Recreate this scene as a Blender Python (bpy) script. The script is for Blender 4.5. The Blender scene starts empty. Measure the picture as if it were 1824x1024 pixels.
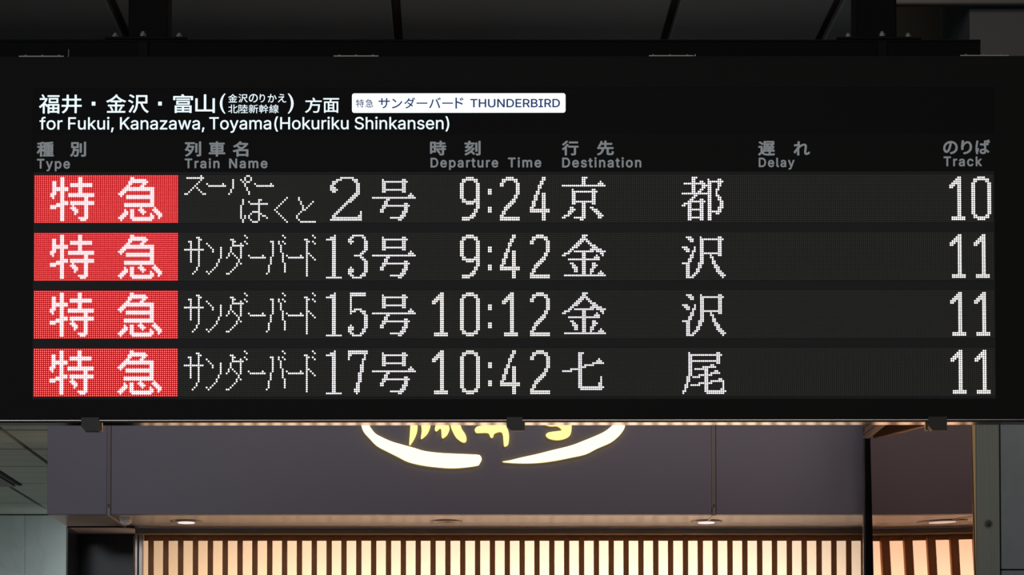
import bpy, bmesh, math, random
from mathutils import Vector, Matrix
import numpy as np

# ------------------------------------------------------------------ camera
C = bpy.context.scene.collection
F = 4000.0                      # focal length in pixels of the 1824x1024 frame
PITCH = math.radians(1.7)
PPX, PPY = 816.0, 1358.0 - F * math.tan(PITCH)
EYE = Vector((0, 0, 1.6))
cam_d = bpy.data.cameras.new('camera')
cam = bpy.data.objects.new('camera', cam_d); C.objects.link(cam)
cam_d.sensor_width = 36.0
cam_d.lens = 36.0 * F / 1824.0
cam_d.shift_x = (912.0 - PPX) / 1824.0
cam_d.shift_y = (PPY - 512.0) / 1824.0
cam_d.clip_start = 0.05; cam_d.clip_end = 200
cam.location = EYE
cam.rotation_euler = (math.radians(90) + PITCH, 0, 0)
bpy.context.scene.camera = cam

# ------------------------------------------------------------------ world, lamps, exposure
sc = bpy.context.scene
sc.view_settings.view_transform = 'Standard'
sc.view_settings.look = 'None'
sc.view_settings.gamma = 1.0
sc.view_settings.exposure = 0.0
sc.view_settings.use_curve_mapping = False
w = bpy.data.worlds.new('world'); sc.world = w; w.use_nodes = True
w.node_tree.nodes['Background'].inputs[0].default_value = (0.80, 0.90, 1.0, 1)
w.node_tree.nodes['Background'].inputs[1].default_value = 0.13

def area_light(name, loc, aim, sx, sy, power, col, label=None, spread=180):
    d = bpy.data.lights.new(name, 'AREA'); d.shape = 'RECTANGLE'
    d.size = sx; d.size_y = sy; d.energy = power; d.color = col; d.spread = math.radians(spread)
    o = bpy.data.objects.new(name, d); C.objects.link(o); o.location = loc
    o.rotation_euler = (Vector(aim) - Vector(loc)).to_track_quat('-Z', 'Y').to_euler()
    return o
# soft unseen panels added to light the board and brighten the fascia
area_light('concourse_lamp', (-3.5, -2.5, 4.9), (-1.0, 6.0, 2.4), 5.0, 2.0, 175, (0.90, 0.95, 1.0))
area_light('concourse_lamp', (1.2, -2.0, 4.9), (1.2, 6.0, 2.4), 3.0, 2.0, 110, (1.0, 0.90, 0.82))
area_light('concourse_lamp', (1.3, 6.9, 5.0), (0.9, 9.2, 1.0), 2.2, 0.5, 26, (1.0, 0.80, 0.66))
area_light('passage_lamp', (-1.95, 12.9, 2.75), (-2.4, 13.6, 2.3), 0.4, 0.4, 4.5, (0.88, 1.0, 0.98), spread=130)
area_light('passage_lamp', (-4.6, 11.0, 0.9), (-3.2, 11.8, 3.0), 1.5, 1.5, 17, (0.95, 1.0, 0.92))  # unseen fill aimed up from below to brighten the low ceiling

# ------------------------------------------------------------------ helpers
def ray(px, py):
    dx = (px - PPX) / F; dy = (PPY - py) / F
    return Vector((dx, math.cos(PITCH) - dy * math.sin(PITCH), math.sin(PITCH) + dy * math.cos(PITCH)))
def at_depth(px, py, Y):
    d = ray(px, py); return EYE + d * (Y / d.y)
def at_height(px, py, z):
    d = ray(px, py); return EYE + d * ((z - EYE.z) / d.z)

def tag(o, label=None, cat=None, group=None, kind=None):
    if label: o['label'] = label
    if cat: o['category'] = cat
    if group: o['group'] = group
    if kind: o['kind'] = kind
    return o
def empty(name, loc=(0, 0, 0)):
    o = bpy.data.objects.new(name, None); C.objects.link(o); o.location = loc; o.empty_display_size = 0.1
    return o
def link(name, mesh, mat, parent=None, kind=None, world=True):
    """links a mesh whose vertices are in world space (or the parent's space when world is False)"""
    if mat is not None and not mesh.materials: mesh.materials.append(mat)
    o = bpy.data.objects.new(name, mesh); C.objects.link(o)
    if parent is not None:
        o.parent = parent
        if world:
            m = Matrix.Identity(4); p = parent
            while p is not None:
                m = m @ Matrix.Translation(-p.location) if False else m
                p = p.parent
            off = Vector((0, 0, 0)); p = parent
            while p is not None:
                off += p.location; p = p.parent
            o.location = -off
    if kind: o['kind'] = kind
    return o

class MB:
    def __init__(s): s.v = []; s.f = []; s.m = []
    def add(s, vs, fs, mi=0):
        b = len(s.v); s.v += [tuple(v) for v in vs]; s.f += [tuple(b + i for i in f) for f in fs]; s.m += [mi] * len(fs)
        return s
    def box(s, x0, x1, y0, y1, z0, z1, mi=0):
        vs = [(x0, y0, z0), (x1, y0, z0), (x1, y1, z0), (x0, y1, z0), (x0, y0, z1), (x1, y0, z1), (x1, y1, z1), (x0, y1, z1)]
        fs = [(0, 3, 2, 1), (4, 5, 6, 7), (0, 1, 5, 4), (1, 2, 6, 5), (2, 3, 7, 6), (3, 0, 4, 7)]
        return s.add(vs, fs, mi)
    def bevbox(s, x0, x1, y0, y1, z0, z1, b=0.003, mi=0):
        """box with chamfered vertical and front edges"""
        bm = bmesh.new(); bmesh.ops.create_cube(bm, size=1)
        for v in bm.verts:
            v.co = Vector(((x0 + x1) / 2 + v.co.x * (x1 - x0), (y0 + y1) / 2 + v.co.y * (y1 - y0), (z0 + z1) / 2 + v.co.z * (z1 - z0)))
        bmesh.ops.bevel(bm, geom=list(bm.edges), offset=b, segments=1, affect='EDGES')
        bm.verts.index_update()
        s.add([v.co[:] for v in bm.verts], [[v.index for v in f.verts] for f in bm.faces], mi); bm.free()
        return s
    def cyl(s, c, axis, r, h, n=16, r2=None, mi=0):
        r2 = r if r2 is None else r2
        a = Vector(axis).normalized(); u = a.orthogonal().normalized(); w_ = a.cross(u); c = Vector(c)
        vs = []; 
        for k in range(n):
            t = 2 * math.pi * k / n; d = u * math.cos(t) + w_ * math.sin(t)
            vs.append(c + d * r)
        for k in range(n):
            t = 2 * math.pi * k / n; d = u * math.cos(t) + w_ * math.sin(t)
            vs.append(c + a * h + d * r2)
        fs = [tuple(range(n))[::-1], tuple(range(n, 2 * n))] + [(k, (k + 1) % n, n + (k + 1) % n, n + k) for k in range(n)]
        return s.add(vs, fs, mi)
    def prism(s, pts, d, mi=0, mi_side=None):
        """polygon pts (3d, planar) extruded by vector d"""
        n = len(pts); d = Vector(d)
        vs = [Vector(p) for p in pts] + [Vector(p) + d for p in pts]
        s.add(vs, [tuple(range(n)), tuple(range(n, 2 * n))[::-1]], mi)
        s.add(vs, [(k, k + n, (k + 1) % n + n, (k + 1) % n) for k in range(n)], mi if mi_side is None else mi_side)
        return s
    def mesh(s, name, mats=None, smooth=False):
        me = bpy.data.meshes.new(name); me.from_pydata(s.v, [], s.f); me.update()
        if mats:
            for m in mats: me.materials.append(m)
            me.polygons.foreach_set('material_index', s.m)
        bm = bmesh.new(); bm.from_mesh(me); bmesh.ops.recalc_face_normals(bm, faces=bm.faces); bm.to_mesh(me); bm.free()
        if smooth: me.polygons.foreach_set('use_smooth', [True] * len(me.polygons))
        return me
    def build(s, name, mat, parent=None, kind=None, world=True, smooth=False, mats=None):
        return link(name, s.mesh(name, mats, smooth), None if mats else mat, parent, kind, world)

# ------------------------------------------------------------------ materials
def mat(name, col, rough=0.5, metal=0.0, spec=0.5, noise=None, bump=0.0, col2=None, scale=8.0, stretch=(1, 1, 1), emit=None, estr=0.0, detail=4):
    m = bpy.data.materials.new(name); m.use_nodes = True
    nt = m.node_tree; b = nt.nodes['Principled BSDF']
    b.inputs['Base Color'].default_value = (*col, 1); b.inputs['Roughness'].default_value = rough
    b.inputs['Metallic'].default_value = metal; b.inputs['Specular IOR Level'].default_value = spec
    if emit:
        b.inputs['Emission Color'].default_value = (*emit, 1); b.inputs['Emission Strength'].default_value = estr
    if col2 or bump:
        tc = nt.nodes.new('ShaderNodeTexCoord'); mp = nt.nodes.new('ShaderNodeMapping'); mp.inputs['Scale'].default_value = stretch
        nz = nt.nodes.new('ShaderNodeTexNoise'); nz.inputs['Scale'].default_value = scale; nz.inputs['Detail'].default_value = detail
        nt.links.new(tc.outputs['Object'], mp.inputs[0]); nt.links.new(mp.outputs[0], nz.inputs['Vector'])
        if col2:
            mx = nt.nodes.new('ShaderNodeValToRGB'); mx.color_ramp.elements[0].position = 0.35; mx.color_ramp.elements[1].position = 0.68
            mx.color_ramp.elements[0].color = (*col, 1); mx.color_ramp.elements[1].color = (*col2, 1)
            nt.links.new(nz.outputs['Fac'], mx.inputs[0]); nt.links.new(mx.outputs[0], b.inputs['Base Color'])
        if bump:
            bp = nt.nodes.new('ShaderNodeBump'); bp.inputs['Strength'].default_value = bump; bp.inputs['Distance'].default_value = 0.002
            nt.links.new(nz.outputs['Fac'], bp.inputs['Height']); nt.links.new(bp.outputs[0], b.inputs['Normal'])
    return m
def glow(name, col, strength):
    m = bpy.data.materials.new(name); m.use_nodes = True; nt = m.node_tree; m.cycles.emission_sampling = 'NONE'
    nt.nodes.clear(); e = nt.nodes.new('ShaderNodeEmission'); o = nt.nodes.new('ShaderNodeOutputMaterial')
    e.inputs[0].default_value = (*col, 1); e.inputs[1].default_value = strength
    nt.links.new(e.outputs[0], o.inputs[0]); return m
def marble(name, a, b, c, rough=0.35):
    m = bpy.data.materials.new(name); m.use_nodes = True; nt = m.node_tree; p = nt.nodes['Principled BSDF']
    p.inputs['Roughness'].default_value = rough
    tc = nt.nodes.new('ShaderNodeTexCoord')
    n1 = nt.nodes.new('ShaderNodeTexNoise'); n1.inputs['Scale'].default_value = 2.2; n1.inputs['Detail'].default_value = 8; n1.inputs['Distortion'].default_value = 0.6
    n2 = nt.nodes.new('ShaderNodeTexNoise'); n2.inputs['Scale'].default_value = 3.5; n2.inputs['Detail'].default_value = 10; n2.inputs['Distortion'].default_value = 0.7
    nt.links.new(tc.outputs['Object'], n1.inputs['Vector']); nt.links.new(tc.outputs['Object'], n2.inputs['Vector'])
    r1 = nt.nodes.new('ShaderNodeValToRGB'); r1.color_ramp.elements[0].position = 0.3; r1.color_ramp.elements[1].position = 0.7
    r1.color_ramp.elements[0].color = (*a, 1); r1.color_ramp.elements[1].color = (*b, 1)
    r2 = nt.nodes.new('ShaderNodeValToRGB'); e = r2.color_ramp.elements
    e[0].position = 0.44; e[0].color = (0, 0, 0, 1); e[1].position = 0.56; e[1].color = (0, 0, 0, 1)
    k = e.new(0.5); k.color = (0.22, 0.22, 0.22, 1)
    mx = nt.nodes.new('ShaderNodeMix'); mx.data_type = 'RGBA'
    nt.links.new(n1.outputs['Fac'], r1.inputs[0]); nt.links.new(n2.outputs['Fac'], r2.inputs[0])
    nt.links.new(r2.outputs[0], mx.inputs['Factor']); nt.links.new(r1.outputs[0], mx.inputs['A']); mx.inputs['B'].default_value = (*c, 1)
    nt.links.new(mx.outputs['Result'], p.inputs['Base Color'])
    return m

M = {}
M['housing'] = mat('black_powder_coat', (0.011, 0.011, 0.0105), 0.75, spec=0.06, bump=0.05, scale=400)
M['face'] = mat('black_face', (0.012, 0.012, 0.0115), 0.6, spec=0.05)
M['window'] = mat('header_window', (0.007, 0.007, 0.008), 0.5, spec=0.05)
M['divider'] = mat('row_divider', (0.034, 0.035, 0.037), 0.6, spec=0.06)
M['led_panel'] = mat('led_panel_base', (0.040, 0.040, 0.037), 0.7, spec=0.06)
M['led_off'] = mat('led_lens_off', (0.078, 0.079, 0.070), 0.5, spec=0.15)
M['underside'] = mat('housing_underside', (0.018, 0.017, 0.020), 0.10, metal=1.0)
M['edge_rail'] = mat('edge_rail', (0.30, 0.27, 0.26), 0.25, metal=1.0)
M['print_grey'] = mat('grey_print', (0.68, 0.73, 0.77), 0.6, spec=0.1)
M['head_light'] = glow('backlit_lettering', (0.80, 0.93, 1.0), 1.12)
M['badge_light'] = glow('backlit_badge', (0.93, 1.0, 1.0), 1.15)
M['badge_ink'] = mat('navy_ink', (0.012, 0.03, 0.10), 0.5, spec=0.2, emit=(0.008, 0.03, 0.115), estr=1.0)
M['led_white'] = glow('white_led_light', (0.98, 0.93, 1.0), 2.0)
M['led_warm'] = glow('warm_white_led_light', (1.0, 0.96, 0.90), 2.0)
M['led_red'] = glow('red_led_lens', (0.58, 0.0, 0.014), 1.0)  # emissive red painted in as the bloom between the sign's dots
M['led_red_core'] = glow('red_led_chip', (1.0, 0.34, 0.20), 1.65)
M['steel_black'] = mat('black_steel', (0.006, 0.006, 0.0065), 0.7, spec=0.05)
M['steel_black2'] = mat('black_steel_plate', (0.009, 0.009, 0.010), 0.7, spec=0.05)
M['zinc'] = mat('zinc_bolt', (0.16, 0.17, 0.16), 0.5, metal=0.4)
M['bracket'] = mat('bracket_metal', (0.22, 0.22, 0.19), 0.45, metal=0.5)
M['latch'] = mat('latch_black', (0.016, 0.015, 0.014), 0.45, spec=0.3)
M['brass'] = mat('brass_metal', (0.62, 0.42, 0.22), 0.3, metal=1.0)
M['hall_ceiling'] = mat('hall_ceiling_panel', (0.175, 0.205, 0.235), 0.8, spec=0.1, col2=(0.19, 0.22, 0.25), scale=1.2)
M['void'] = mat('ceiling_void', (0.08, 0.08, 0.08), 0.9, spec=0.05)
M['hall_wall'] = mat('hall_wall', (0.16, 0.17, 0.18), 0.8, spec=0.1)
M['upper_wall'] = mat('upper_wall_grey', (0.050, 0.055, 0.060), 0.7, spec=0.1, col2=(0.058, 0.062, 0.066), scale=1.5)
M['floor'] = mat('floor_stone', (0.30, 0.29, 0.27), 0.5)
M['low_ceiling'] = mat('low_ceiling_strip', (0.36, 0.39, 0.34), 0.55, spec=0.3, col2=(0.40, 0.43, 0.38), scale=2)
M['marble'] = marble('pale_marble', (0.24, 0.265, 0.262), (0.32, 0.345, 0.342), (0.17, 0.20, 0.20))
M['marble_dark'] = marble('grey_marble', (0.22, 0.27, 0.31), (0.29, 0.345, 0.385), (0.18, 0.22, 0.25))
M['fascia'] = mat('mauve_fascia_sheet', (0.245, 0.230, 0.305), 0.42, spec=0.35)
M['joint'] = mat('joint_strip', (0.27, 0.24, 0.26), 0.5, spec=0.3)
M['groove'] = mat('groove_dark', (0.03, 0.03, 0.03), 0.7, spec=0.1)
M['soffit'] = mat('soffit_sheet', (0.66, 0.60, 0.57), 0.35, spec=0.4)
M['frame_metal'] = mat('door_frame_metal', (0.42, 0.38, 0.36), 0.32, metal=0.9, bump=0.05, scale=60, stretch=(1, 1, 0.05))
M['slat'] = mat('dark_timber', (0.50, 0.21, 0.085), 0.5, col2=(0.56, 0.26, 0.11), scale=30, stretch=(1, 1, 0.08), spec=0.3)
M['dark_glass'] = mat('dark_glossy_wall', (0.012, 0.013, 0.019), 0.22, spec=0.3)
M['mirror'] = mat('polished_steel', (0.70, 0.54, 0.46), 0.006, metal=1.0)
M['jamb'] = mat('brushed_steel', (0.25, 0.265, 0.235), 0.38, metal=0.85, col2=(0.21, 0.23, 0.215), scale=40, stretch=(6, 6, 0.05))
M['gold_face'] = glow('lit_gold_acrylic', (1.0, 0.86, 0.50), 1.9)
M['gold_stroke'] = glow('lit_gold_acrylic_stroke', (1.0, 0.78, 0.27), 1.5)
M['gold_side'] = glow('gold_acrylic_edge', (0.85, 0.58, 0.06), 0.9)
M['lamp_glass'] = glow('downlight_glass', (1.0, 0.86, 0.84), 1.0)
M['lamp_dark'] = mat('downlight_glass_unlit', (0.10, 0.09, 0.085), 0.25)
M['lamp_ring'] = mat('downlight_ring', (0.30, 0.25, 0.23), 0.3, metal=0.5)
M['white_plastic'] = mat('white_plastic', (0.80, 0.80, 0.86), 0.4)
sheet = bpy.data.materials.new('washi_diffuser'); sheet.use_nodes = True
_nt = sheet.node_tree; _nt.nodes.clear()
_t = _nt.nodes.new('ShaderNodeBsdfTranslucent'); _t.inputs[0].default_value = (0.95, 0.88, 0.78, 1)
_o = _nt.nodes.new('ShaderNodeOutputMaterial'); _nt.links.new(_t.outputs[0], _o.inputs[0])
M['sheet'] = sheet

# ================================================================== THE SETTING
ZC = 5.2          # hall ceiling
floor = MB().box(-12, 12, -8, 16, -0.1, 0).build('floor', M['floor'], kind='structure')
# hall ceiling: dark slab with panels hung below it, gaps run away from the camera
slab = MB().box(-12, 12, -8, 16, ZC + 0.06, ZC + 0.2).build('ceiling', M['void'], kind='structure')
gaps = [at_height(px, 70, ZC).x for px in (-247, 228, 710, 1185, 1461)]
gaps = [gaps[0] - 1.34 * 2, gaps[0] - 1.34] + gaps
gaps += [gaps[-1] + 0.30, gaps[-1] + 1.64, gaps[-1] + 2.98]
for a, b in zip(gaps[:-1], gaps[1:]):
    g = 0.022 if abs(b - a) > 0.5 else 0.012
    MB().bevbox(a + 0.022, b - g, -7.9, 14.9, ZC, ZC + 0.05, 0.006).build('ceiling_panel', M['hall_ceiling'], slab)
wall_b = MB().box(-12, 12, 15.0, 15.2, 0, ZC + 0.06).build('wall_back', M['hall_wall'], kind='structure')

# low ceiling over the passage on the left: strips across, joints running away
ZL = at_depth(0, 916, 13.57).z
lowc = MB().box(-7.0, -1.76, 9.75, 13.62, ZL + 0.05, ZL + 0.15).build('ceiling_low', M['groove'], kind='structure')
rows_y = [733, 766, 800, 831, 861, 896, 916]
ys = [at_height(40, y, ZL).y for y in rows_y]; ys[-1] = 13.57
jx = [-7.0, -4.2, at_height(47, 797, ZL).x - 0.35, at_height(47, 797, ZL).x, -1.76]
jx2 = [-7.0, -4.2, at_height(47, 885, ZL).x, -1.76]
for i in range(len(ys) - 1):
    xs = jx if i < 2 else ([-7.0, -4.2, at_height(47, 797, ZL).x, -1.76] if i == 2 else jx2)
    n = 3
    for q in range(n):
        ya = ys[i] + (ys[i + 1] - ys[i]) * q / n; yb = ys[i] + (ys[i + 1] - ys[i]) * (q + 1) / n
        ga = 0.012 if q == 0 else 0.003; gb = 0.012 if q == n - 1 else 0.003
        for xa, xb in zip(xs[:-1], xs[1:]):
            if xb < -4: continue
            MB().bevbox(xa + 0.010, xb - 0.010, ya + ga, yb - gb, ZL, ZL + 0.04, 0.002).build('ceiling_strip', M['low_ceiling'], lowc)
# slot air outlet in that ceiling
p = at_height(36, 862, ZL)
c1 = at_height(27, 864, ZL); c2 = at_height(39, 863, ZL)
vent = empty('air_outlet', (c1.x - 0.4, c1.y - 0.4, ZL - 0.012))
tag(vent, 'brown air outlet with a dark slot in the pale strip ceiling at lower left', 'air vent')
MB().box(c2.x - 0.022, c2.x, c1.y - 1.2, c2.y, ZL - 0.006, ZL).build('slot', M['groove'], vent)
MB().box(c1.x - 1.0, c1.x, c1.y - 0.62, c1.y, ZL - 0.010, ZL).build('frame', mat('vent_frame', (0.16, 0.145, 0.13), 0.5), vent)
# marble wall under it, separate slabs
wl = MB().box(-7.0, -1.0, 13.64, 13.8, 0, ZL + 0.05).build('wall_left', M['marble'], kind='structure')
xe = at_depth(44, 980, 13.6).x
xs = [-4.3, xe - 0.9, xe, xe + 0.9, xe + 1.4]
for xa, xb in zip(xs[:-1], xs[1:]):
    for za, zb in ((0.0, 1.0), (1.0, 2.0), (2.0, ZL)):
        MB().bevbox(xa + 0.0006, xb - 0.0006, 13.6, 13.64, za + 0.0015, zb - 0.0015, 0.0015).build('marble_slab', M['marble'], wl)

# upper casing of the right-hand pier and the beam over it (seen above the board)
Yp = 8.9
pier = MB().box(at_depth(1727, 40, Yp).x, 4.2, Yp, 9.4, 3.2, ZC).build('wall_right_upper', M['upper_wall'], kind='structure')
MB().box(at_depth(1692, 40, 9.5).x, at_depth(1719, 40, 9.5).x, 9.45, 9.7, 3.2, ZC).build('pillar_edge', M['upper_wall'], pier)
MB().box(at_depth(1720, 40, 9.2).x, at_depth(1724, 40, 9.2).x, 9.2, 9.4, 3.2, ZC).build('trim_strip', mat('trim_grey', (0.09, 0.095, 0.10), 0.5), pier)
zb = at_depth(1700, 7, 8.84).z
MB().bevbox(at_depth(1592, 0, 8.84).x, 4.2, 8.84, 8.88, zb, ZC, 0.005).build('trim_beam', mat('beam_paint', (0.045, 0.050, 0.048), 0.6), kind='structure')
MB().box(at_depth(1536, 40, 9.8).x, at_depth(1692, 40, 9.8).x + 0.3, 9.8, 10.0, 3.8, ZC).build('wall_recess', mat('recess_brown', (0.055, 0.050, 0.040), 0.8, spec=0.1), kind='structure')

# ================================================================== THE SHOP FRONT
YF = 9.5
zf = at_depth(800, 916, YF).z            # underside of the fascia
ztop = 3.75
xl, xr = at_depth(84.5, 840, YF).x, at_depth(1546, 840, YF).x
shop = empty('shop_fascia', ((xl + xr) / 2, YF + 0.2, zf))
tag(shop, 'mauve panelled shop fascia with two vertical joints behind the departure board', 'shop fascia')
sL, sR = at_depth(194, 840, YF).x, at_depth(1271.5, 840, YF).x
hw = 0.0095
for a, b in ((xl, sL - hw), (sL + hw, sR - hw), (sR + hw, xr)):
    MB().bevbox(a, b, YF, YF + 0.03, zf, ztop, 0.0015).build('fascia_panel', M['fascia'], shop)
MB().box(xl + 0.01, xr - 0.01, YF + 0.03, YF + 0.50, zf + 0.012, ztop - 0.01).build('core', M['groove'], shop)
for sx in (sL, sR):
    j = MB().box(sx - hw + 0.0008, sx + hw - 0.002, YF + 0.0015, YF + 0.03, zf + 0.03, ztop).build('joint_strip', M['joint'], shop)
    zz = at_depth(194, 900, YF).z
    MB().cyl((sx, YF + 0.003, zz), (0, -1, 0), 0.0035, 0.004, 10).build('screw', M['groove'], j)
    # flat bar running back under the soffit from each joint
    MB().bevbox(sx - 0.006, sx + 0.006, YF - 0.001, 9.97 if sx < 0 else 9.70, zf - 0.005, zf - 0.001, 0.001).build('bracket', mat('bracket_bronze', (0.62, 0.47, 0.40), 0.4), shop)
    MB().box(sx - 0.007, sx + 0.007, YF - 0.002, YF + 0.001, zf - 0.004, zf + 0.028).build('bracket', mat('bracket_bronze2', (0.30, 0.25, 0.24), 0.4), shop)
# soffit boards
x226 = at_depth(226, 930, 9.75).x
x118 = at_depth(119, 932, 9.98).x
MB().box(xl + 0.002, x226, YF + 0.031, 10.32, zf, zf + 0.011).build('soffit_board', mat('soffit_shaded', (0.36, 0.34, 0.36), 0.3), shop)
MB().box(x226, at_depth(1548, 980, 10.2).x, YF + 0.031, YF + 0.33, zf - 0.001, zf + 0.011).build('soffit_board', M['soffit'], shop)
MB().box(x226, at_depth(1548, 980, 10.2).x, YF + 0.335, 10.0, zf - 0.001, zf + 0.011).build('soffit_board', M['soffit'], shop)
MB().box(xl + 0.002, x226, 9.975, 9.985, zf - 0.006, zf).build('soffit_trim', M['groove'], shop)

# dark alcove at the left end
alc = empty('dark_alcove', (x118 + 0.15, 10.3, 0))
tag(alc, 'dark glossy alcove wall under the left end of the mauve fascia', 'alcove')
MB().box(x118, x226 + 0.02, 10.32, 10.36, 0, zf).build('back_panel', M['dark_glass'], alc)
MB().box(x118 - 0.004, x118 + 0.004, 9.99, 10.32, 0, zf - 0.001).build('side_panel', M['dark_glass'], alc)
# small white dome on the soffit corner
dp = at_depth(224, 917, 9.62)
dome = empty('white_dome', (dp.x, 9.62, zf - 0.034))
tag(dome, 'small white dome fixed under the fascia left of the lattice', 'ceiling sensor')
mb = MB(); n = 20
prof = [(0.026, 0.0), (0.026, -0.010), (0.0245, -0.018), (0.019, -0.026), (0.011, -0.031), (0.0, -0.033)]
for a in range(len(prof)):
    for k in range(n):
        t = 2 * math.pi * k / n
        mb.v.append((dp.x + prof[a][0] * math.cos(t), 9.62 + prof[a][0] * math.sin(t), zf - 0.001 + prof[a][1]))
for a in range(len(prof) - 1):
    for k in range(n):
        mb.f.append((a * n + k, a * n + (k + 1) % n, (a + 1) * n + (k + 1) % n, (a + 1) * n + k)); mb.m.append(0)
mb.build('cover', M['white_plastic'], dome, smooth=True)
MB().cyl((dp.x, 9.62, zf - 0.004), (0, 0, 1), 0.029, 0.004, 24).build('base_ring', M['white_plastic'], dome)

# glazed lattice: header rail, frame, slats, diffuser
YS = 10.0
xq = at_depth(1548, 980, 10.2).x
lat = empty('slatted_light_screen', (1.0, YS, 0))
tag(lat, 'glowing cream screen behind dark vertical timber slats below the fascia', 'screen')
z951 = at_depth(800, 951, YS).z; z953 = at_depth(800, 953.5, YS).z; z963 = at_depth(800, 963, YS + 0.04).z
xsl, xsr = at_depth(240, 980, YS).x, at_depth(1548, 980, 10.2).x
MB().bevbox(x226, xq, YS, YS + 0.12, z951 + 0.002, zf - 0.002, 0.0015).build('header_rail', mat('header_rail_metal', (0.20, 0.18, 0.175), 0.35, metal=0.5), lat)
MB().box(x226, xq, YS - 0.010, YS, zf - 0.009, zf - 0.003).build('trim_line', M['frame_metal'], lat)
MB().box(xsl, xq, YS - 0.008, YS + 0.004, z951 - 0.004, z951 + 0.002).build('trim_line', M['brass'], lat)
MB().bevbox(x226, x226 + 0.013, YS - 0.01, YS + 0.1, 0, z951, 0.002).build('frame_upright', M['frame_metal'], lat)
MB().bevbox(x226 + 0.015, x226 + 0.033, YS + 0.006, YS + 0.1, 0, z951, 0.002).build('frame_upright', M['frame_metal'], lat)
MB().box(x226 + 0.034, xq, YS + 0.040, YS + 0.045, z963, z951).build('top_rail', M['slat'], lat)
MB().box(x226 + 0.034, xq, YS + 0.03, YS + 0.045, 0.0, 0.12).build('bottom_rail', M['slat'], lat)
sl = at_depth(247, 990, YS + 0.03).x; pitch = (at_depth(1517, 990, YS + 0.03).x - sl) / 48.0
barw = pitch * 9.6 / 26.46
slat_me = MB().bevbox(-barw / 2, barw / 2, 0, 0.010, 0.12, z953, 0.0012).mesh('slat', [M['slat']])
for k in range(50):
    o = bpy.data.objects.new('slat', slat_me); C.objects.link(o); o.parent = lat
    o.location = Vector((sl + pitch * k - barw / 2, YS + 0.031, 0)) - lat.location
MB().add([(x226 + 0.03, YS + 0.046, 0.05), (xq, YS + 0.046, 0.05), (xq, YS + 0.046, z951), (x226 + 0.03, YS + 0.046, z951)], [(0, 1, 2, 3)]).build('diffuser', M['sheet'], lat)
# the box behind the diffuser and its lamps
MB().box(x226, xq, YS + 0.62, YS + 0.65, 0, z951 + 0.1).build('light_box_back', M['white_plastic'], lat)
for k, (cx, pw) in enumerate(((-0.95, 9), (-0.2, 9.5), (0.6, 12), (1.35, 12))):
    area_light('screen_lamp', (cx, YS + 0.55, 1.95), (cx, YS, 2.05), 0.75, 1.0, pw * 1.0, (1.0, 0.70, 0.44) if k == 0 else (1.0, 0.80, 0.63))

# downlights
def downlight(px, lit, label):
    p = at_height(px, 928, zf - 0.001)
    t = empty('downlight', (p.x, p.y, zf - 0.012)); tag(t, label, 'downlight', 'round downlights in the shop soffit')
    n = 32; mb = MB(); pr = [(0.070, 0.0), (0.068, -0.006), (0.052, -0.007), (0.044, -0.002)]
    for a in range(len(pr)):
        for k in range(n):
            q = 2 * math.pi * k / n
            mb.v.append((p.x + pr[a][0] * math.cos(q), p.y + pr[a][0] * math.sin(q), zf - 0.001 + pr[a][1]))
    for a in range(len(pr) - 1):
        for k in range(n):
            mb.f.append((a * n + k, a * n + (k + 1) % n, (a + 1) * n + (k + 1) % n, (a + 1) * n + k)); mb.m.append(0)
    mb.build('trim_ring', M['lamp_ring'], t, smooth=True)
    MB().cyl((p.x, p.y, zf - 0.010 if lit else zf - 0.004), (0, 0, 1), 0.037 if lit else 0.044, 0.003, 28).build('glass', M['lamp_glass'] if lit else M['lamp_dark'], t)
    if lit:
        d = bpy.data.lights.new('downlight_bulb', 'SPOT'); d.energy = 2.2; d.spot_size = math.radians(100); d.color = (1.0, 0.75, 0.6); d.shadow_soft_size = 0.03
        o = bpy.data.objects.new('downlight_bulb', d); C.objects.link(o); o.location = (p.x, p.y, zf - 0.03)
downlight(332, True, 'lit round downlight in the soffit near the left fascia joint')
downlight(795, False, 'unlit round downlight in the soffit under the gold emblem')
downlight(1258, True, 'lit round downlight in the soffit by the right fascia joint')

# gold emblem, only its lower part shows under the board
emb = empty('gold_emblem', (at_depth(880, 833, YF).x, YF - 0.03, at_depth(880, 833, YF).z))
tag(emb, 'glowing gold oval brush-stroke emblem on the mauve fascia, half hidden by the board', 'shop emblem')
def emblem_piece(name, pts, ox):
    n = len(pts); q = []
    for i in range(n):                            # Catmull-Rom through the outline points
        p0, p1, p2, p3 = (Vector(pts[(i + k) % n]) for k in (-1, 0, 1, 2))
        for t in (0.0, 0.34, 0.67):
            q.append(0.5 * ((2 * p1) + (p2 - p0) * t + (2 * p0 - 5 * p1 + 4 * p2 - p3) * t * t + (3 * p1 - p0 - 3 * p2 + p3) * t ** 3))
    pts = q
    P = [at_depth(ox + x / 3.369, 720 + y / 3.369, YF - 0.013) for x, y in pts]
    MB().prism(P, (0, 0.012, 0), 0, 1).build(name, None, emb, mats=[M['gold_face'] if name == 'oval_stroke' else M['gold_stroke'], M['gold_side']])
emblem_piece('oval_stroke', [(835, 20), (812, 70), (820, 122), (835, 165), (870, 205), (915, 250), (980, 285), (1040, 315), (1100, 345), (1180, 365), (1260, 376), (1350, 383), (1430, 380), (1516, 368), (1531, 355), (1543, 330), (1535, 309), (1516, 302), (1430, 298), (1300, 292), (1200, 280), (1140, 262), (1060, 240), (1000, 222), (940, 195), (905, 175), (880, 145), (868, 122), (862, 75), (880, 25), (900, -10)], 400)
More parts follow.
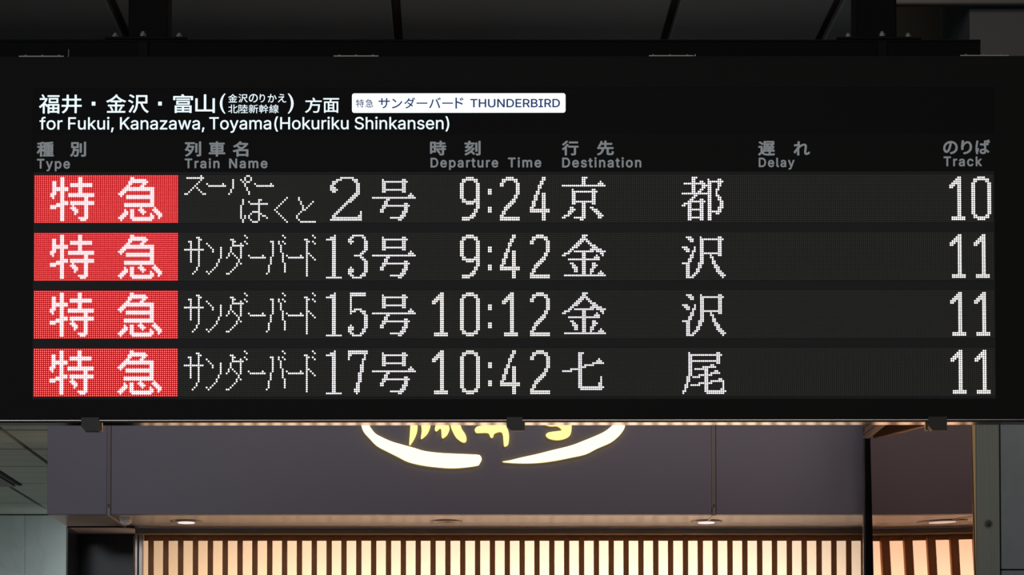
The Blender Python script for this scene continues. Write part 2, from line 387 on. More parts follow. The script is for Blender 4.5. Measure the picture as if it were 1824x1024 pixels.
emblem_piece('oval_stroke', [(150, 345), (215, 352), (300, 354), (380, 350), (470, 338), (560, 320), (650, 300), (720, 265), (800, 230), (850, 190), (880, 150), (887, 122), (885, 80), (865, 30), (830, 0), (842, 50), (840, 90), (815, 122), (770, 160), (720, 185), (640, 218), (560, 248), (450, 275), (360, 298), (260, 320), (200, 335)], 850)
emblem_piece('brush_stroke', [(1115, 60), (1115, 122), (1112, 180), (1108, 242), (1118, 240), (1140, 205), (1155, 165), (1158, 122), (1155, 60)], 400)
emblem_piece('brush_stroke', [(1180, 60), (1180, 122), (1183, 160), (1178, 205), (1190, 203), (1215, 180), (1230, 150), (1235, 122), (1228, 60)], 400)
emblem_piece('brush_stroke', [(1290, 60), (1268, 122), (1262, 150), (1272, 162), (1298, 145), (1303, 195), (1312, 203), (1335, 185), (1350, 150), (1345, 122), (1335, 60)], 400)
emblem_piece('brush_stroke', [(1350, 60), (1355, 122), (1370, 165), (1395, 205), (1435, 230), (1452, 215), (1445, 180), (1425, 150), (1415, 122), (1390, 60)], 400)
emblem_piece('brush_stroke', [(-14, 150), (0, 133), (40, 122), (60, 80), (150, 70), (172, 122), (190, 175), (188, 235), (172, 252), (160, 245), (150, 170), (105, 175), (95, 198), (80, 198), (65, 172), (0, 172), (-12, 162)], 850)
emblem_piece('brush_stroke', [(408, 112), (408, 122), (440, 132), (480, 132), (505, 150), (500, 158), (430, 168), (412, 185), (430, 205), (480, 215), (530, 205), (560, 180), (567, 122), (560, 60), (535, 60), (520, 112)], 850)

# curved polished steel column on the right, plan curve bends the lattice's reflection
zcol = at_depth(1540, 781, 9.19).z
pts = []; y = 9.2; N = 91
for i in range(N):
    u = 1555 + 182.0 * i / (N - 1); t = (u - 816) / F; x = t * y
    pts.append((x, y))
    T = ((1264 - 0.645 * (u - 1555)) - 816) / F * 10.03
    d = Vector((t, 1)).normalized(); r = Vector((T - x, 10.03 - y)).normalized(); nn = (r - d).normalized()
    m_ = -nn.x / nn.y; dt = 182.0 / (N - 1) / F
    y += m_ * y * dt / (1 - m_ * t)
col = empty('steel_column', (pts[N // 2][0] + 0.1, pts[N // 2][1], 0))
tag(col, 'curved polished steel column mirroring the lit screen, right of the fascia', 'column')
LEAN = 0.019
mb = MB(); zs = [0.0, 3.3]
for z in zs:
    for (x, y_) in pts: mb.v.append((x - LEAN * (z - 2.7), y_, z))
for i in range(N - 1):
    mb.f.append((i, i + 1, N + i + 1, N + i)); mb.m.append(0)
mirror = mb.build('polished_sheet', M['mirror'], col, smooth=True)
xj0 = at_depth(1738, 900, pts[-1][1]).x; xj1 = at_depth(1780, 900, pts[-1][1] - 0.01).x; yj = pts[-1][1] - 0.012
# solid core behind the sheet
core = [(x + 0.01, y_ + 0.012, 0) for x, y_ in pts[::10]] + [(xj1 - 0.065, pts[-1][1] + 0.03, 0), (xj1 - 0.065, 9.3, 0), (pts[0][0] + 0.05, 9.3, 0)]
cm = MB().prism(core, (0, 0, 3.3)); cm.v = [(x - LEAN * (z - 2.7), y_, z) for x, y_, z in cm.v]; cm.build('core', M['groove'], col)
e0, e1 = at_depth(1540.5, 840, 9.47).x, at_depth(1560, 840, 9.47).x
MB().bevbox(e0, e1, 9.465, 9.485, 0, 3.4, 0.002).build('dark_edge', mat('dark_reveal', (0.014, 0.012, 0.016), 0.25), col)
MB().bevbox(e0 - 0.008, e0, 9.465, 9.485, 0, 3.4, 0.001).build('edge_trim', M['frame_metal'], col)
jamb = MB().bevbox(xj0 - 0.003, xj1, yj - 0.006, yj + 0.12, 0, 3.1, 0.002).build('jamb', M['jamb'], col)
cm = MB().box(xj0 - 0.013, xj0 + 0.02, yj - 0.004, yj + 0.02, 0, 3.1); cm.v = [(x - LEAN * (z - 2.7) if x < xj0 else x, y_, z) for x, y_, z in cm.v]; cm.build('jamb_edge', M['brass'], col)
lp = at_depth(1760, 933, yj)
MB().cyl((lp.x, yj - 0.005, lp.z), (0, -1, 0), 0.0165, 0.003, 24).build('lock_plate', mat('lock_ring', (0.16, 0.17, 0.15), 0.35, metal=0.8), jamb).parent = jamb
MB().cyl((lp.x, yj - 0.007, lp.z), (0, -1, 0), 0.0115, 0.005, 24).build('lock_cylinder', mat('lock_core', (0.07, 0.075, 0.07), 0.3, metal=0.8), jamb)
MB().box(lp.x - 0.0015, lp.x + 0.004, yj - 0.0135, yj - 0.011, lp.z - 0.009, lp.z + 0.001).build('keyhole', M['groove'], jamb)
# canopy above the column with brass edges
can = empty('side_header', (pts[0][0] + 0.2, 9.0, zcol))
tag(can, 'brown header board with brass lines above the dark edge of the steel column', 'header board')
xc = xr + 0.004
xc = at_depth(1540, 781, 9.19).x
MB().bevbox(xc, xc + 0.02, 8.0, 9.19, zcol, 3.5, 0.002).build('header_board', mat('canopy_brown', (0.36, 0.27, 0.22), 0.4), can)
for z1, z2 in ((0.0, 0.010), (0.018, 0.024), (0.045, 0.049)):
    MB().bevbox(xc - 0.006, xc, 8.0, 9.19, zcol + z1, zcol + z2, 0.001).build('brass_edge', M['brass'], can)

# grey marble pier right of the jamb
xm = at_depth(1783, 900, yj).x
pm = empty('marble_pier', (xm + 0.3, yj + 0.2, 0)); tag(pm, 'grey marble pier at the right edge beside the steel jamb', 'pier')
zj = at_depth(1800, 1015, yj).z
MB().box(xm + 0.004, xm + 0.8, yj + 0.02, yj + 0.4, 0, 3.1).build('core', M['groove'], pm)
for za, zb_ in ((0, 1.2), (1.2, zj - 0.002), (zj + 0.002, 3.1)):
    MB().bevbox(xm, xm + 0.8, yj, yj + 0.03, za + 0.001, zb_, 0.0015).build('marble_slab', M['marble_dark'], pm)

# ================================================================== THE DEPARTURE BOARD
YB = 5.6
o0 = at_depth(912, 424, YB)
d0 = ray(912, 424); tt = YB / d0.y
SX = tt / F; SZ = (at_depth(912, 423, YB).z - at_depth(912, 425, YB).z) / 2
board = empty('departure_board', o0)
board.rotation_euler = (0, -math.atan(1 / 1150.0), 0)
tag(board, 'black hanging LED train departure board with red type signs and white text', 'departure board')
def bx(px): return (px - 912) * SX
def bz(py): return (424 - py) * SZ
def bbox(mb, px0, px1, py0, py1, y0, y1, mi=0): return mb.box(bx(px0), bx(px1), y0, y1, bz(py1), bz(py0), mi)
def bpart(name, px0, px1, py0, py1, y0, y1, m, parent=None, bev=None):
    mb = MB()
    if bev: mb.bevbox(bx(px0), bx(px1), y0, y1, bz(py1), bz(py0), bev)
    else: bbox(mb, px0, px1, py0, py1, y0, y1)
    return mb.build(name, m, parent or board, world=False)
XL, XR = -70, 1900
bpart('housing', XL, XR, 100, 745, 0.006, 0.075, M['housing'], bev=0.003)
# face frame around the displays
fr = MB()
bbox(fr, XL, XR, 99.8, 156, -0.0010, 0.006); bbox(fr, XL, XR, 710, 747, -0.0010, 0.006)
bbox(fr, XL, 58.5, 156, 710, -0.0010, 0.006); bbox(fr, 1772, XR, 156, 710, -0.0010, 0.006)
fr.build('face_frame', M['face'], board, world=False)
bpart('bottom_plate', XL + 60, XR, 745, 748.6, 0.0245, 0.074, M['underside'])
bpart('bottom_lip', XL + 60, XR, 744, 748.9, -0.004, 0.024, M['face'])
bpart('edge_rail', XL + 60, XR, 747.4, 748.6, -0.007, -0.002, M['edge_rail'])
hp = bpart('header_window', 58.5, 1772, 156, 238.4, 0.000, 0.006, M['window'])
kp = bpart('heading_strip', 58.5, 1772, 238.4, 305.4, 0.000, 0.006, M['face'])
ROW0, ROWP, LP, LX = 313.0, 102.85, 3.560, 62.6
for i in range(5):
    ya = (ROW0 - 1.8 + ROWP * (i - 1) + LP * 24) if i else 305.3
    yb = (ROW0 - 1.8 + ROWP * i) if i < 4 else 710
    if i == 0: ya = 305.3
    bpart('divider', 58.5, 1772, ya + 0.2, yb - 0.2, 0.0006, 0.006, M['divider'])

# ---------------------------------------------------------------- lettering (built-in font)
import os
def bundled_font(name):
    try: return bpy.data.fonts.load(os.path.join(bpy.utils.system_resource('DATAFILES'), 'fonts', name))
    except Exception: return None
SANS = bundled_font('Inter.woff2')
from mathutils.geometry import delaunay_2d_cdt
def glyph_mesh(txt, off, latin=False, track=1.0):
    """filled outline of a word: triangulated here by winding number, so overlapping contours stay clean"""
    cu = bpy.data.curves.new('t', 'FONT'); cu.body = txt; cu.size = 1.0; cu.resolution_u = 4; cu.fill_mode = 'NONE'
    if latin and SANS: cu.font = SANS
    cu.space_character = track
    ob = bpy.data.objects.new('t', cu); C.objects.link(ob)
    dg = bpy.context.evaluated_depsgraph_get(); dg.update()
    me = bpy.data.meshes.new_from_object(ob.evaluated_get(dg))
    bpy.data.objects.remove(ob); bpy.data.curves.remove(cu)
    co = [Vector(v.co[:2]) for v in me.vertices]; nxt = {}
    for e in me.edges: nxt.setdefault(e.vertices[0], []).append(e.vertices[1]); nxt.setdefault(e.vertices[1], []).append(e.vertices[0])
    bpy.data.meshes.remove(me)
    seen = set(); loops = []
    for st in range(len(co)):
        if st in seen or st not in nxt: continue
        lp, cur, prev = [st], st, None; seen.add(st)
        step = st + 1 if (st + 1) in nxt[st] else nxt[st][0]
        while step != st and step not in seen:
            lp.append(step); seen.add(step); prev, cur = cur, step
            c = [q for q in nxt[cur] if q != prev]
            if not c: break
            step = c[0]
        if len(lp) > 2: loops.append(lp)
    ed = [(l[k], l[(k + 1) % len(l)]) for l in loops for k in range(len(l))]
    V, _, Fc = delaunay_2d_cdt(co, ed, [], 0, 1e-5)[:3]
    A = np.array([co[a][:] for a, b in ed]); B = np.array([co[b][:] for a, b in ed])
    keep = []
    for f in Fc:
        c = sum((V[i] for i in f), Vector((0, 0))) / len(f)
        up = (A[:, 1] <= c.y) & (B[:, 1] > c.y); dn = (A[:, 1] > c.y) & (B[:, 1] <= c.y)
        cr = (B[:, 0] - A[:, 0]) * (c.y - A[:, 1]) - (c.x - A[:, 0]) * (B[:, 1] - A[:, 1])
        if int((up & (cr > 0)).sum()) - int((dn & (cr < 0)).sum()) != 0: keep.append(tuple(f))
    vs = [(v.x, v.y, 0.0) for v in V]; VV, FF = [], []
    for k in range(9 if off > 0 else 1):         # heavier weight: the outline repeated around itself
        dx, dy = (0, 0) if k == 0 else (off * math.cos(k * math.pi / 4), off * math.sin(k * math.pi / 4))
        b = len(VV); VV += [(x + dx, y + dy, float(k)) for x, y, z in vs]; FF += [tuple(b + i for i in f) for f in keep]
    me = bpy.data.meshes.new('lettering'); me.from_pydata(VV, [], FF); me.update()
    return me
def lay(me, fn):
    n = len(me.vertices); a = np.empty(n * 3); me.vertices.foreach_get('co', a); a = a.reshape(-1, 3)
    x, y_ = fn(a[:, 0], a[:, 1])
    b = np.stack([x, -a[:, 2] * 1.5e-5, y_], 1); me.vertices.foreach_set('co', b.ravel()); me.update(); me.materials.clear()
    return me
def text_fit(name, txt, px0, px1, py0, py1, m, parent, off=0.0, depth=-0.0004):
    """one word fitted to a rectangle given in board pixels"""
    me = glyph_mesh(txt, off); n = len(me.vertices); a = np.empty(n * 3); me.vertices.foreach_get('co', a); a = a.reshape(-1, 3)
    x0, x1, y0, y1 = a[:, 0].min(), a[:, 0].max(), a[:, 1].min(), a[:, 1].max()
    lay(me, lambda x, y: (bx(px0) + (x - x0) / (x1 - x0) * (bx(px1) - bx(px0)), bz(py1) + (y - y0) / (y1 - y0) * (bz(py0) - bz(py1))))
    o = link(name, me, m, parent, world=False); o.location = (0, depth, 0); return o
H_CAP = {}
def text_base(name, txt, px0, px1, cap, base, m, parent, off=0.0, depth=-0.0004, track=1.0):
    """one Latin word: width fitted, height from cap line and baseline"""
    if off not in H_CAP:
        me = glyph_mesh('H', off, True); n = len(me.vertices); a = np.empty(n * 3); me.vertices.foreach_get('co', a); a = a.reshape(-1, 3)
        H_CAP[off] = (a[:, 1].min(), a[:, 1].max()); bpy.data.meshes.remove(me)
    h0, h1 = H_CAP[off]
    me = glyph_mesh(txt, off, True, track); n = len(me.vertices); a = np.empty(n * 3); me.vertices.foreach_get('co', a); a = a.reshape(-1, 3)
    x0, x1 = a[:, 0].min(), a[:, 0].max()
    lay(me, lambda x, y: (bx(px0) + (x - x0) / (x1 - x0) * (bx(px1) - bx(px0)), bz(base) + (y - h0) / (h1 - h0) * (bz(cap) - bz(base))))
    o = link(name, me, m, parent, world=False); o.location = (0, depth, 0); return o

HL = M['head_light']
for t_, a, b, c, d in (('福', 68.4, 105, 166.9, 201.3), ('井', 108.6, 144.7, 167.5, 201), ('金', 188.3, 223.9, 166.9, 199.9), ('沢', 227.3, 264.2, 167, 200.5),
                       ('富', 307.8, 343.2, 166.9, 200.5), ('山', 347.3, 382.2, 167.2, 200.3), ('(', 391.0, 401.3, 165.8, 201.6), (')', 512.2, 522.8, 165.8, 201.6),
                       ('方', 543.1, 573, 173.2, 200.5), ('面', 575.5, 603.9, 174, 200.3)):
    text_fit('header_character', t_, a, b, c, d, HL, hp, off=0.010 if t_ not in '()' else 0.004)
for a in (162.5, 281.0):
    bpart('header_dot', a, a + 6.5, 180.2, 187, -0.0006, 0.0, HL, hp)
for t_, a in zip('金沢のりかえ', (406.0, 424.2, 442.8, 462.0, 476.5, 494.5)):
    w_ = {'金': 16.3, '沢': 16.5, 'の': 16.0, 'り': 9.5, 'か': 15.8, 'え': 15.0}[t_]
    text_fit('header_character', t_, a, a + w_, 166.6, 181.7, HL, hp, off=0.008)
for k, t_ in enumerate('北陸新幹線'):
    text_fit('header_character', t_, 406 + 18.3 * k, 406 + 18.3 * k + 16.9, 185.4, 200.9, HL, hp, off=0.004)
for t_, a, b in (('for', 69.5, 110.6), ('Fukui,', 120.6, 201.9), ('Kanazawa,', 213, 363.8), ('Toyama(Hokuriku', 372.3, 620.8), ('Shinkansen)', 631.7, 800.3)):
    text_base('header_word', t_, a, b, 207.9, 229.8, HL, hp, off=0.006)
# white badge
r = 4.2; x0, x1, y0, y1 = 626.9, 1007.9, 165.7, 200.4; pp = []
for cx, cy, a0 in ((x1 - r, y0 + r, -90), (x1 - r, y1 - r, 0), (x0 + r, y1 - r, 90), (x0 + r, y0 + r, 180)):
    for k in range(7):
        q = math.radians(a0 + 15 * k); pp.append((bx(cx + r * math.cos(q)), -0.0008, bz(cy + r * math.sin(q))))
badge = MB().prism(pp, (0, 0.0008, 0)).build('badge', M['badge_light'], hp, world=False)
INK = M['badge_ink']
text_fit('badge_character', '特', 634, 648.3, 176.2, 191, INK, hp, depth=-0.0010, off=0.008)
text_fit('badge_character', '急', 650.6, 664.9, 176.2, 191, INK, hp, depth=-0.0010, off=0.008)
for t_, a, b, c, d in (('サ', 674.2, 694.6, 174.2, 192.8), ('ン', 698, 716.6, 175.4, 192.8), ('ダ', 720, 739.6, 173.2, 193), ('ー', 742, 761.4, 182.2, 184.6),
                       ('バ', 764.3, 785.4, 173.2, 192.4), ('ー', 787.8, 807.2, 182.2, 184.6), ('ド', 811.2, 825.9, 173.3, 193.2)):
    text_fit('badge_character', t_, a, b, c, d, INK, hp, depth=-0.0010, off=0.014)
text_base('badge_word', 'THUNDERBIRD', 837.8, 998.0, 175.9, 191.0, INK, hp, off=0.014, depth=-0.0010)
# grey printed headings
GR = M['print_grey']
for t_, a, b, c, d in (('種', 64.8, 95.3, 251.3, 278.4), ('別', 124.2, 152.8, 251.5, 278.4), ('列', 328.6, 358, 251.3, 278.4), ('車', 371.3, 401, 251, 278.4),
                       ('名', 414, 442.3, 251, 278.6), ('時', 766, 795, 250.2, 276.8), ('刻', 827.3, 856.3, 250.2, 276.8), ('行', 1001.2, 1031, 250.3, 276.9),
                       ('先', 1063.7, 1093.9, 250.3, 276.9), ('遅', 1351, 1381.2, 251.3, 277.7), ('れ', 1414.3, 1443.5, 251.8, 277.3),
                       ('の', 1681, 1707.2, 251.4, 275.3), ('り', 1713, 1732.7, 250.4, 275.5), ('ば', 1738.7, 1764.8, 249, 275.3)):
    text_fit('heading_character', t_, a, b, c, d, GR, kp, off=0.028)
for t_, a, b, c, d in (('Type', 65.2, 124.2, 282, 299.7), ('Train', 328.6, 390.8, 281.7, 299.2), ('Name', 407.8, 476.3, 281.7, 299.2), ('Departure', 766.9, 887.7, 280.7, 298.2),
                       ('Time', 904.9, 964.5, 280.5, 298.2), ('Destination', 1001.6, 1142.7, 280.6, 298.4), ('Delay', 1352, 1416, 281.1, 298), ('Track', 1681.6, 1750.2, 279.1, 296.8)):
    text_base('heading_word', t_, a, b, c, d, GR, kp, off=0.021, track=1.16)

# ---------------------------------------------------------------- LED glyphs, rows counted from the top of a 24-dot line
G = {}
def glyph(name, s):
    px = []
    for line in s.replace('\n', ';').split(';'):
        line = line.strip()
        if not line: continue
        r_, cs = line.split(' ')
        ra, _, rb = r_.partition('-'); rb = rb or ra
        for rr in range(int(ra), int(rb) + 1):
            for c in cs.split(','):
                a, _, b = c.partition('-'); b = b or a
                for k in range(int(a), int(b) + 1): px.append((k, rr))
    G[name] = sorted(set(px))
glyph('toku', """1 6-7,15-16;2 6-7,15-16;3 2-3,6-7,15-16;4-5 2-3,6-7,11-21;6-7 2-9,15-16;8 2-3,6-7,15-16;9 1-3,6-7,10-22;10 1-2,6-7,10-22
11 2,6-7,18-19;12 6-7,18-19;13 6-9,11-22;14 4-9,11-22;15 1-7,12,18-19;16 1-3,6-7,11-13,18-19;17 6-7,12-14,18-19;18 6-7,13-14,18-19
19 6-7,13,18-19;20 6-7,18-19;21 6-7,15-19;22 6-7,16-18""")
glyph('kyuu', """1 7-8;2 7-14;3 6-15;4 6-7,13-14;5 5-6,12-13;6 4-18;7 3-18;8 2-4,17-18;9 1-3,17-18;10 2,5-18;11 5-18;12-13 17-18;14-15 4-18
16 12,19;17 4,7-8,11-13,18-20;18 4-5,7-8,12-14,19-21;19 3-5,7-8,13,17,20-22;20 2-4,7-8,17-18,21-22;21 1-3,7-18,21;22 2,8-17""")
glyph('su_small', """0 8;1 1-9;2 8;3 7;4 6;5 5;6 4,6;7 3,7;8 2,8;9 0-1,9-10""")
glyph('bar_small', """4 0,8;5 1-9""")
glyph('pa_small', """2-6 2;7-8 1;9 0;2 6;3 7;4-5 8;6-7 9;8-9 10;0 9-10;1-2 8,11;3 9-10""")
glyph('ha_small', """12 1,9,10;13 1,4,9;14 1,5-13;15-21 0,9;22 1,5,9;18 6-9;19 5,10;20 2,4,11-12;21 2,4,13;23 1,6-8""")
glyph('ku_small', """17 0;16 1;18 1;15 2;19 2;14 3;20 3;13 4;21 4;12 5;22 5;11 6;23 6""")
glyph('to_small', """11-12 1;13-14 2;15-16 3;17 3-4;16 5;15 6;14 7;13 8;18 2;19 1;20-21 0;22 1;23 2-9""")
glyph('two_wide', """1 5-11;2 3-5,11-13;3 1-3,12-13;4 1-2,13-14;5 0-1,13-14;6 0-2,13-14;7 0-3,13-14;8 1-2,13-14;9 12-14;10 11-13;11 10-12;12 9-11;13 8-10
14 7-8;15 6-7;16 5-6;17 4-5;18 3-4,15;19 2-3,15;20 1-2,14-15;21 1-15;22 0-15""")
glyph('gou', """2 5,15-16;3 5-17;4-6 5-6,15-16;7 5-16;8 5-6,15-16;9 19;10 18-20;11 0-21;12 7-8;13 6-7;14 6-7,16-17;15 5-18;16 5-6,16-17
17 4-5,16-17;18 4-5,15-17;19 15-16;20 14-16;21 9-15;22 13-14""")
glyph('9', """1 3-6;2 1-8;3 1-2,7-8;4-10 0-1,8-9;11 0-1,8-9;12 1-2,7-9;13 1-9;14 3-6,8-9;15-16 8-9;17-18 7-8;19 6-7;20 5-7;21 1-6;22 1-4""")
glyph(':', """7-9 0-1;16-18 0-1""")
glyph('2', """1 3-6;2 1-8;3 1-2,7-8;4-5 0-1,8-9;6-9 8-9;10-11 7-8;12 6-7;13 5-7;14 4-6;15 3-5;16 2-4;17 2-3;18-19 1-2;20 0-1;21-22 0-9""")
glyph('4', """1-2 6-7;3-4 5-6;5-6 4-5;7 4;8 3-4;9 3-4,6-7;10-12 2-3,6-7;13-15 1-2,6-7;16 0-1,6-7;17-18 0-9;19-22 6-7""")
glyph('0', """1 3-6;2 1-8;3 1-2,7-8;4-19 0-1,8-9;20 1-2,7-8;21 1-8;22 3-6""")
glyph('1', """1 4-5;2 3-5;3 2-5;4 1-5;5 0-2,4-5;6 0-1,4-5;7-20 4-5;21-22 1-7""")
glyph('kyou', """1 10-12;2 10-11;3 10-11,19;4 10-11,18-20;5 0-21;7 5,15-16;8 5-17;9-12 5-6,15-16;13 5-16;14 5-6,10-11,15-16;15 10-11;16 4-5,10-11,14-15
17 4-6,10-11,15-17;18 3-5,10-11,16-18;19 3-4,10-11,17-19;20 1-3,10-11,18-20;21 0-1,6-11,18-19;22 9-10""")
glyph('to', """1 5-7;2 5-6,13,18-19;3 5-6,9-10,13-20;4 1-11,13-14,18-19;5 5-6,10-14,18-19;6 5-6,10-11,13-14,18;7 5-6,9-10,13-14,17-18;8 5-6,8-9,13-14,17
9 0-14,17;10 6-7,13-14,17-18;11 5-6,13-14,18-19;12 4-5,9-10,13-14,18-19;13 3-11,13-14,19-20;14 1-4,9-10,13-14,19-20;15 0-1,3-4,9-10,13-14,19-20
16 3-4,9-10,13-14,18-20;17 3-10,13-14,18-19;18 3-4,9-10,13-19;19 3-4,9-10,13-14,17-18;20 3-4,9-10,13-14;21 3-10,13-14;22 3-4,9-10,13-14""")
glyph('sa', """2 6-7;3 7-8;4 2-3,7;5-7 3,7;8 0-9;9-14 3,7;15-16 7;17-18 6;19 5;20 4""")
glyph('n', """5 0;6 1;7 2,7;8-9 3,7;10-12 7;13-14 6;15-16 5;17 4;18 3;19 0,2;20 1""")
glyph('da', """1 9;2 10;3 2-3;4 3-4,9;5 3,7,10;6 3-8;7-9 2,7;10 1,3,7;11 1,4,7;12 0,5,7;13-14 6;15 5,7;16 5;17 4;18 3;19 2;20 0-1""")
glyph('bar', """11 0,7;12 1-8""")
glyph('ba', """4 2-3;5-11 3;12-15 2;16-19 1;20 0;4-5 6;6-9 7;10-14 8;15-19 9;1 8;2 9;4 8;5 9""")
glyph('do', """3 0-1;4 1-2;5-21 1;10 2;11 3;12 4;13 5;1 4;2 5;4 4;5 5""")
glyph('one_m', """1 4;2 2-4;3 0-4;4-21 3-4;22 0-7""")
glyph('three_m', """1 2-7;2 1-2,7-8;3 0-1,8;4 0-2,8-9;5 1,8-9;6-8 8-9;9 7-8;10 6-7;11 3-6;12 6-7;13 7-8;14-18 8-9;17 1;18 0-2;19 0-2,8-9;20 0-1,7-8;21 1-2,6-8;22 2-6""")
glyph('five_m', """1-2 1-8;3-8 1;9 1,3-6;10 1-3,6-8;11 1,7-8;12-18 8-9;17 1;18 0-2;19 0-2,7-8;20 0-1,7-8;21 1-2,6-7;22 2-6""")
glyph('seven_m', """1-2 0-9;3 0-1,8;4 0,8;5 0,7-8;6-7 7;8-11 6-7;12-16 5-6;17-19 4-5;20-21 3-5;22 4""")
glyph('kin', """1 10-12;2 10-11;3 9-12;4 8-10,12-13;5 7-9,13-14;6 6-8,14-16;7 5-7,15-17;8 4-5,14-19;9 3-4,6-15,17-21;10 1-3,10-11,19-20;11 0-1,10-11,17,20
12 10-11,16-18;13 3-18;14 10-11;15 4-5,10-11,15-16;16 5-6,10-11,15-17;17 5-7,10-11,15-16;18 6-7,10-11,14-15;19 6-7,10-11,14-15,19;20 10-11,14,18-20;21 1-21""")
glyph('sawa', """2 2-4,9,18-19;3 3-5,9-20;4 4-5,9-10,18-19;5-6 9-10,18-19;7 0-2,6,9-10,18-19;8 1-3,6,9-10,18-19;9 2-3,5-6,9-10,18-19;10 5,9-19;11 4-5,9-10,14,18-19
12 4-5,9-10,14-15;13 3-4,9-10,15;14 3-4,9-10,15-16;15 0-3,8-10,15-16;16 2-3,8-9,16-17;17 2-3,8-9,16-18;18 2-3,7-8,17-18;19 2-3,7-8,17-19
20 2-3,6-7,18-20;21 2-3,5-6,19-21;22 2-5,20""")
glyph('nana', """2 8-10;3-19 8-9;5 18;6 17-19;7 15-20;8 11-15;9 10-11;10 4-7;11 0-4;14-16 19;17-18 18-19;19 8-20;20 9-19""")
glyph('o', """2 3,17-18;3 3-19;4 3-4,17-18;5 3-4,17-18;6 3-18;7 3-4,17-18;8 3-4,14-15;9 3-4,10-16;10 3-4,6-12;11 3-4,11-12,16-17;12 3-4,11-12,14-18
13 3-4,8-14;14 2-3,5-8,11-12;15 2-3,11-12,18-19;16 2-3,11-12,14-20;17 2,8-14,20;18 1-2,4-8,11-12,20;19 1-2,11-12,20;20 1,11-12,19-20;21 0-1,11-21;22 0,12-20""")

def dots_mesh(name, cells, rad, h, n, row, y0=-0.0002):
    """domes at LED cells (col,row) of one display line; cells is an (k,2) array"""
    a = np.asarray(cells, float).reshape(-1, 2); K = len(a)
    cx = (LX + LP * a[:, 0] - 912) * SX; cz = (424 - (ROW0 + ROWP * row + LP * a[:, 1])) * SZ
    ang = np.arange(n) * 2 * np.pi / n + np.pi / n; R = rad * LP * SX
    V = np.empty((K, n + 1, 3))
    V[:, :n, 0] = cx[:, None] + R * np.cos(ang); V[:, :n, 2] = cz[:, None] + R * np.sin(ang); V[:, :n, 1] = y0
    V[:, n, 0] = cx; V[:, n, 2] = cz; V[:, n, 1] = y0 - h
    base = np.arange(K)[:, None] * (n + 1)
    F_ = np.empty((K, n, 3), int)
    for k in range(n):
        F_[:, k, 0] = base[:, 0] + k; F_[:, k, 1] = base[:, 0] + (k + 1) % n; F_[:, k, 2] = base[:, 0] + n
    me = bpy.data.meshes.new(name)
    nf = K * n
    me.vertices.add(K * (n + 1)); me.vertices.foreach_set('co', V.ravel())
    me.loops.add(nf * 3); me.loops.foreach_set('vertex_index', F_.ravel())
    me.polygons.add(nf); me.polygons.foreach_set('loop_start', np.arange(nf) * 3)
    me.update(calc_edges=True); me.validate()
    return me

NAMES = [[('su_small', 75), ('bar_small', 86), ('pa_small', 97), ('bar_small', 110), ('ha_small', 103), ('ku_small', 120), ('to_small', 131), ('two_wide', 148), ('gou', 169)]]
for dgt in ('three_m', 'five_m', 'seven_m'):
    NAMES.append([('sa', 75), ('n', 86), ('da', 96), ('bar', 107), ('ba', 116), ('bar', 126), ('do', 135), ('one_m', 146), (dgt, 157), ('gou', 169)])
TIMES = [[('9', 213), (':', 227), ('2', 233), ('4', 248)], [('9', 213), (':', 227), ('4', 233), ('2', 248)],
         [('1', 199), ('0', 213), (':', 227), ('1', 234), ('2', 248)], [('1', 199), ('0', 213), (':', 227), ('4', 233), ('2', 248)]]
DEST = [[('kyou', 264), ('to', 324)], [('kin', 264), ('sawa', 324)], [('kin', 264), ('sawa', 324)], [('nana', 264), ('o', 324)]]
TRACK = [[('1', 458), ('0', 469)]] + [[('1', 458), ('1', 470)]] * 3
for i in range(4):
    row = bpart('led_line', 58.7, 1771.8, ROW0 - 1.8 + ROWP * i, ROW0 - 1.8 + LP * 24 + ROWP * i, 0.0, 0.006, M['led_panel'])
    used = set()
    def put(lst, m, rad=0.415, nm='led_character'):
        for g_, c0 in lst:
            cells = [(c0 + c, r_) for c, r_ in G[g_]]; used.update(cells)
            link(nm, dots_mesh(nm, cells, rad, 0.0009, 8, i, -0.0006), m, row, 'stuff', world=False)
    put([('toku', 7), ('kyuu', 41)], M['led_white'], 0.475)
    white = set(used)
    put(NAMES[i], M['led_white']); put(DEST[i], M['led_white']); put(TIMES[i], M['led_warm']); put(TRACK[i], M['led_warm'])
    red = [(c, r_) for c in range(72) for r_ in range(24)]
    # red emissive squares stand in for bloom around the dots, each with its chip
    link('red_sign_lens', dots_mesh('red_sign_lens', red, 0.69, 0.0001, 4, i, -0.0003), M['led_red'], row, 'stuff', world=False)
    link('red_sign_chip', dots_mesh('red_sign_chip', [c for c in red if c not in white], 0.25, 0.0004, 6, i, -0.0006), M['led_red_core'], row, 'stuff', world=False)
    off = [(c, r_) for c in range(72, 480) for r_ in range(24) if (c, r_) not in used]
    link('unlit_leds', dots_mesh('unlit_leds', off, 0.40, 0.0008, 6, i), M['led_off'], row, 'stuff', world=False)

# latches under the board
for a, b in ((147, 179), (902, 930), (1650, 1683)):
    lt = MB()
    x0, x1 = bx(a), bx(b); z0, z1 = bz(767), bz(743)
    lt.prism([(x0, -0.010, z1), (x0, -0.010, z0 + 0.012), (x0 + 0.010, -0.010, z0), (x1, -0.010, z0), (x1, -0.010, z1)], (0, 0.024, 0))
    l = lt.build('latch', M['latch'], board, world=False)
    sx = -1 if a > 1000 else 1
    xk = x1 if sx > 0 else x0
    MB().prism([(xk - 0.001, -0.011, z1 - 0.010), (xk - 0.001, -0.011, z0), (xk + sx * 0.006, -0.002, z0 + 0.001), (xk + sx * 0.006, -0.002, z1 - 0.012)], (0, 0.012, 0)).build('catch', M['brass'] if a != 902 else M['bracket'], l, world=False)

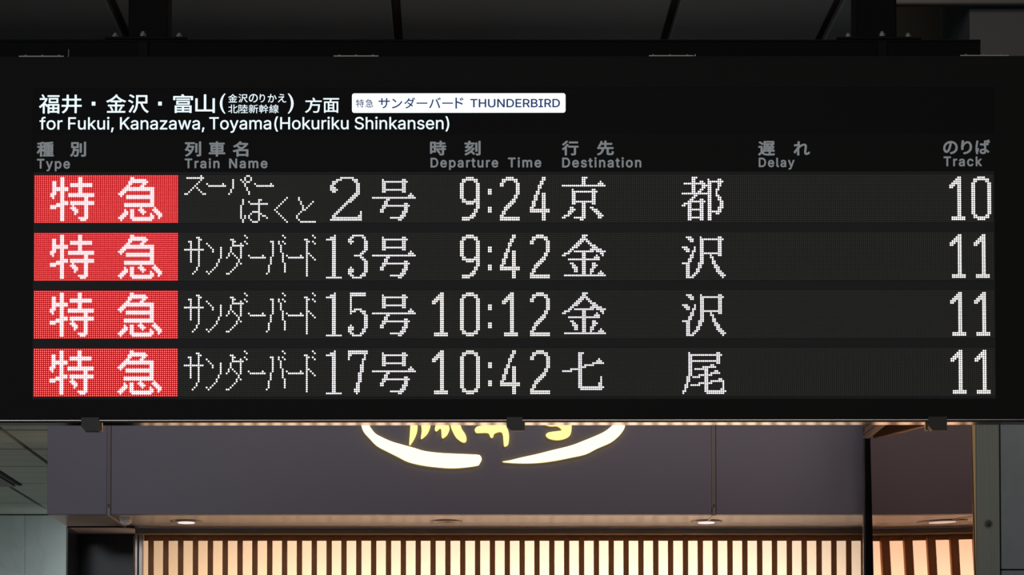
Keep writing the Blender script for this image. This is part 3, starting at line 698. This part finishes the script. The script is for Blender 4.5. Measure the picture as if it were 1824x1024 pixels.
# thin fixing plates with screws on the top edge
for a, b, sc_ in ((32, 112, (43, 73, 103)), (594, 674, (604, 634, 664)), (1157, 1236, (1165, 1195, 1226)), (1713, 1800, (1724, 1756, 1788))):
    pl = bpart('fixing_plate', a, b, 97.7, 99.8, 0.0, 0.05, M['bracket'])
    for s_ in sc_:
        MB().cyl((bx(s_), 0.008, bz(97.8)), (0, 0, 1), 0.0035, 0.004, 10).build('screw', M['zinc'], pl, world=False)
mb = MB(); mb.cyl((bx(119.5), 0.01, bz(96)), (0, 0, 1), 0.0013, 12 * SZ, 8); mb.cyl((bx(117), 0.01, bz(100)), (0.5, 0, 0.86), 0.0013, 4.5 * SZ, 8)
mb.build('wire_hook', M['bracket'], board, world=False)
MB().cyl((bx(1238.5), 0.01, bz(98.5)), (0.5, 0, 0.86), 0.0018, 4.5 * SZ, 8).build('wire_stub', mat('bright_wire', (0.9, 0.9, 0.86), 0.2, metal=0.6), board, world=False)

# ================================================================== THE STEEL THAT CARRIES THE BOARD
Yb = 5.70
fr_ = empty('support_frame', (0.3, Yb, at_depth(900, 98, Yb).z))
tag(fr_, 'black steel beam on two square posts carrying the departure board', 'support frame')
ztb = at_depth(900, 70, Yb).z; zbb = o0.z + bz(100) + 0.003
beam = MB(); xa, xb = at_depth(-60, 84, Yb).x, at_depth(1747, 84, Yb).x
beam.bevbox(xa, xb, Yb, Yb + 0.10, ztb - 0.006, ztb, 0.001); beam.box(xa, xb, Yb + 0.003, Yb + 0.01, zbb + 0.004, ztb - 0.006); beam.bevbox(xa, xb, Yb, Yb + 0.10, zbb, zbb + 0.006, 0.001)
beam.build('beam', M['steel_black'], fr_)
for (pa, pb, fa, fb, bolts) in ((228, 298, 187, 333, (204, 255, 318)), (1527, 1598, 1491, 1641, (1512, 1571, 1619))):
    x0, x1 = at_depth(pa, 40, Yb).x, at_depth(pb, 40, Yb).x
    po = MB().bevbox(x0, x1, Yb + 0.005, Yb + 0.095, ztb + 0.006, ZC, 0.004).build('post', M['steel_black'], fr_)
    MB().bevbox(at_depth(fa, 70, Yb).x, at_depth(fb, 70, Yb).x, Yb - 0.005, Yb + 0.105, ztb, ztb + 0.006, 0.001).build('flange', M['steel_black2'], po)
    for k, bb in enumerate(bolts):
        xx = at_depth(bb, 70, Yb).x
        MB().cyl((xx, Yb + 0.012 if k != 1 else Yb - 0.001, ztb + 0.006), (0, 0, 1), 0.0085, 0.008, 6).cyl((xx, Yb + 0.012 if k != 1 else Yb - 0.001, ztb + 0.014), (0, 0, 1), 0.005, 0.005, 10).build('bolt', M['zinc'], po)
    xx = at_depth(bolts[1], 84, Yb).x
    MB().bevbox(xx - 0.013, xx + 0.013, Yb - 0.006, Yb + 0.001, zbb + 0.008, ztb - 0.007, 0.002).build('stiffener', M['steel_black2'], po)
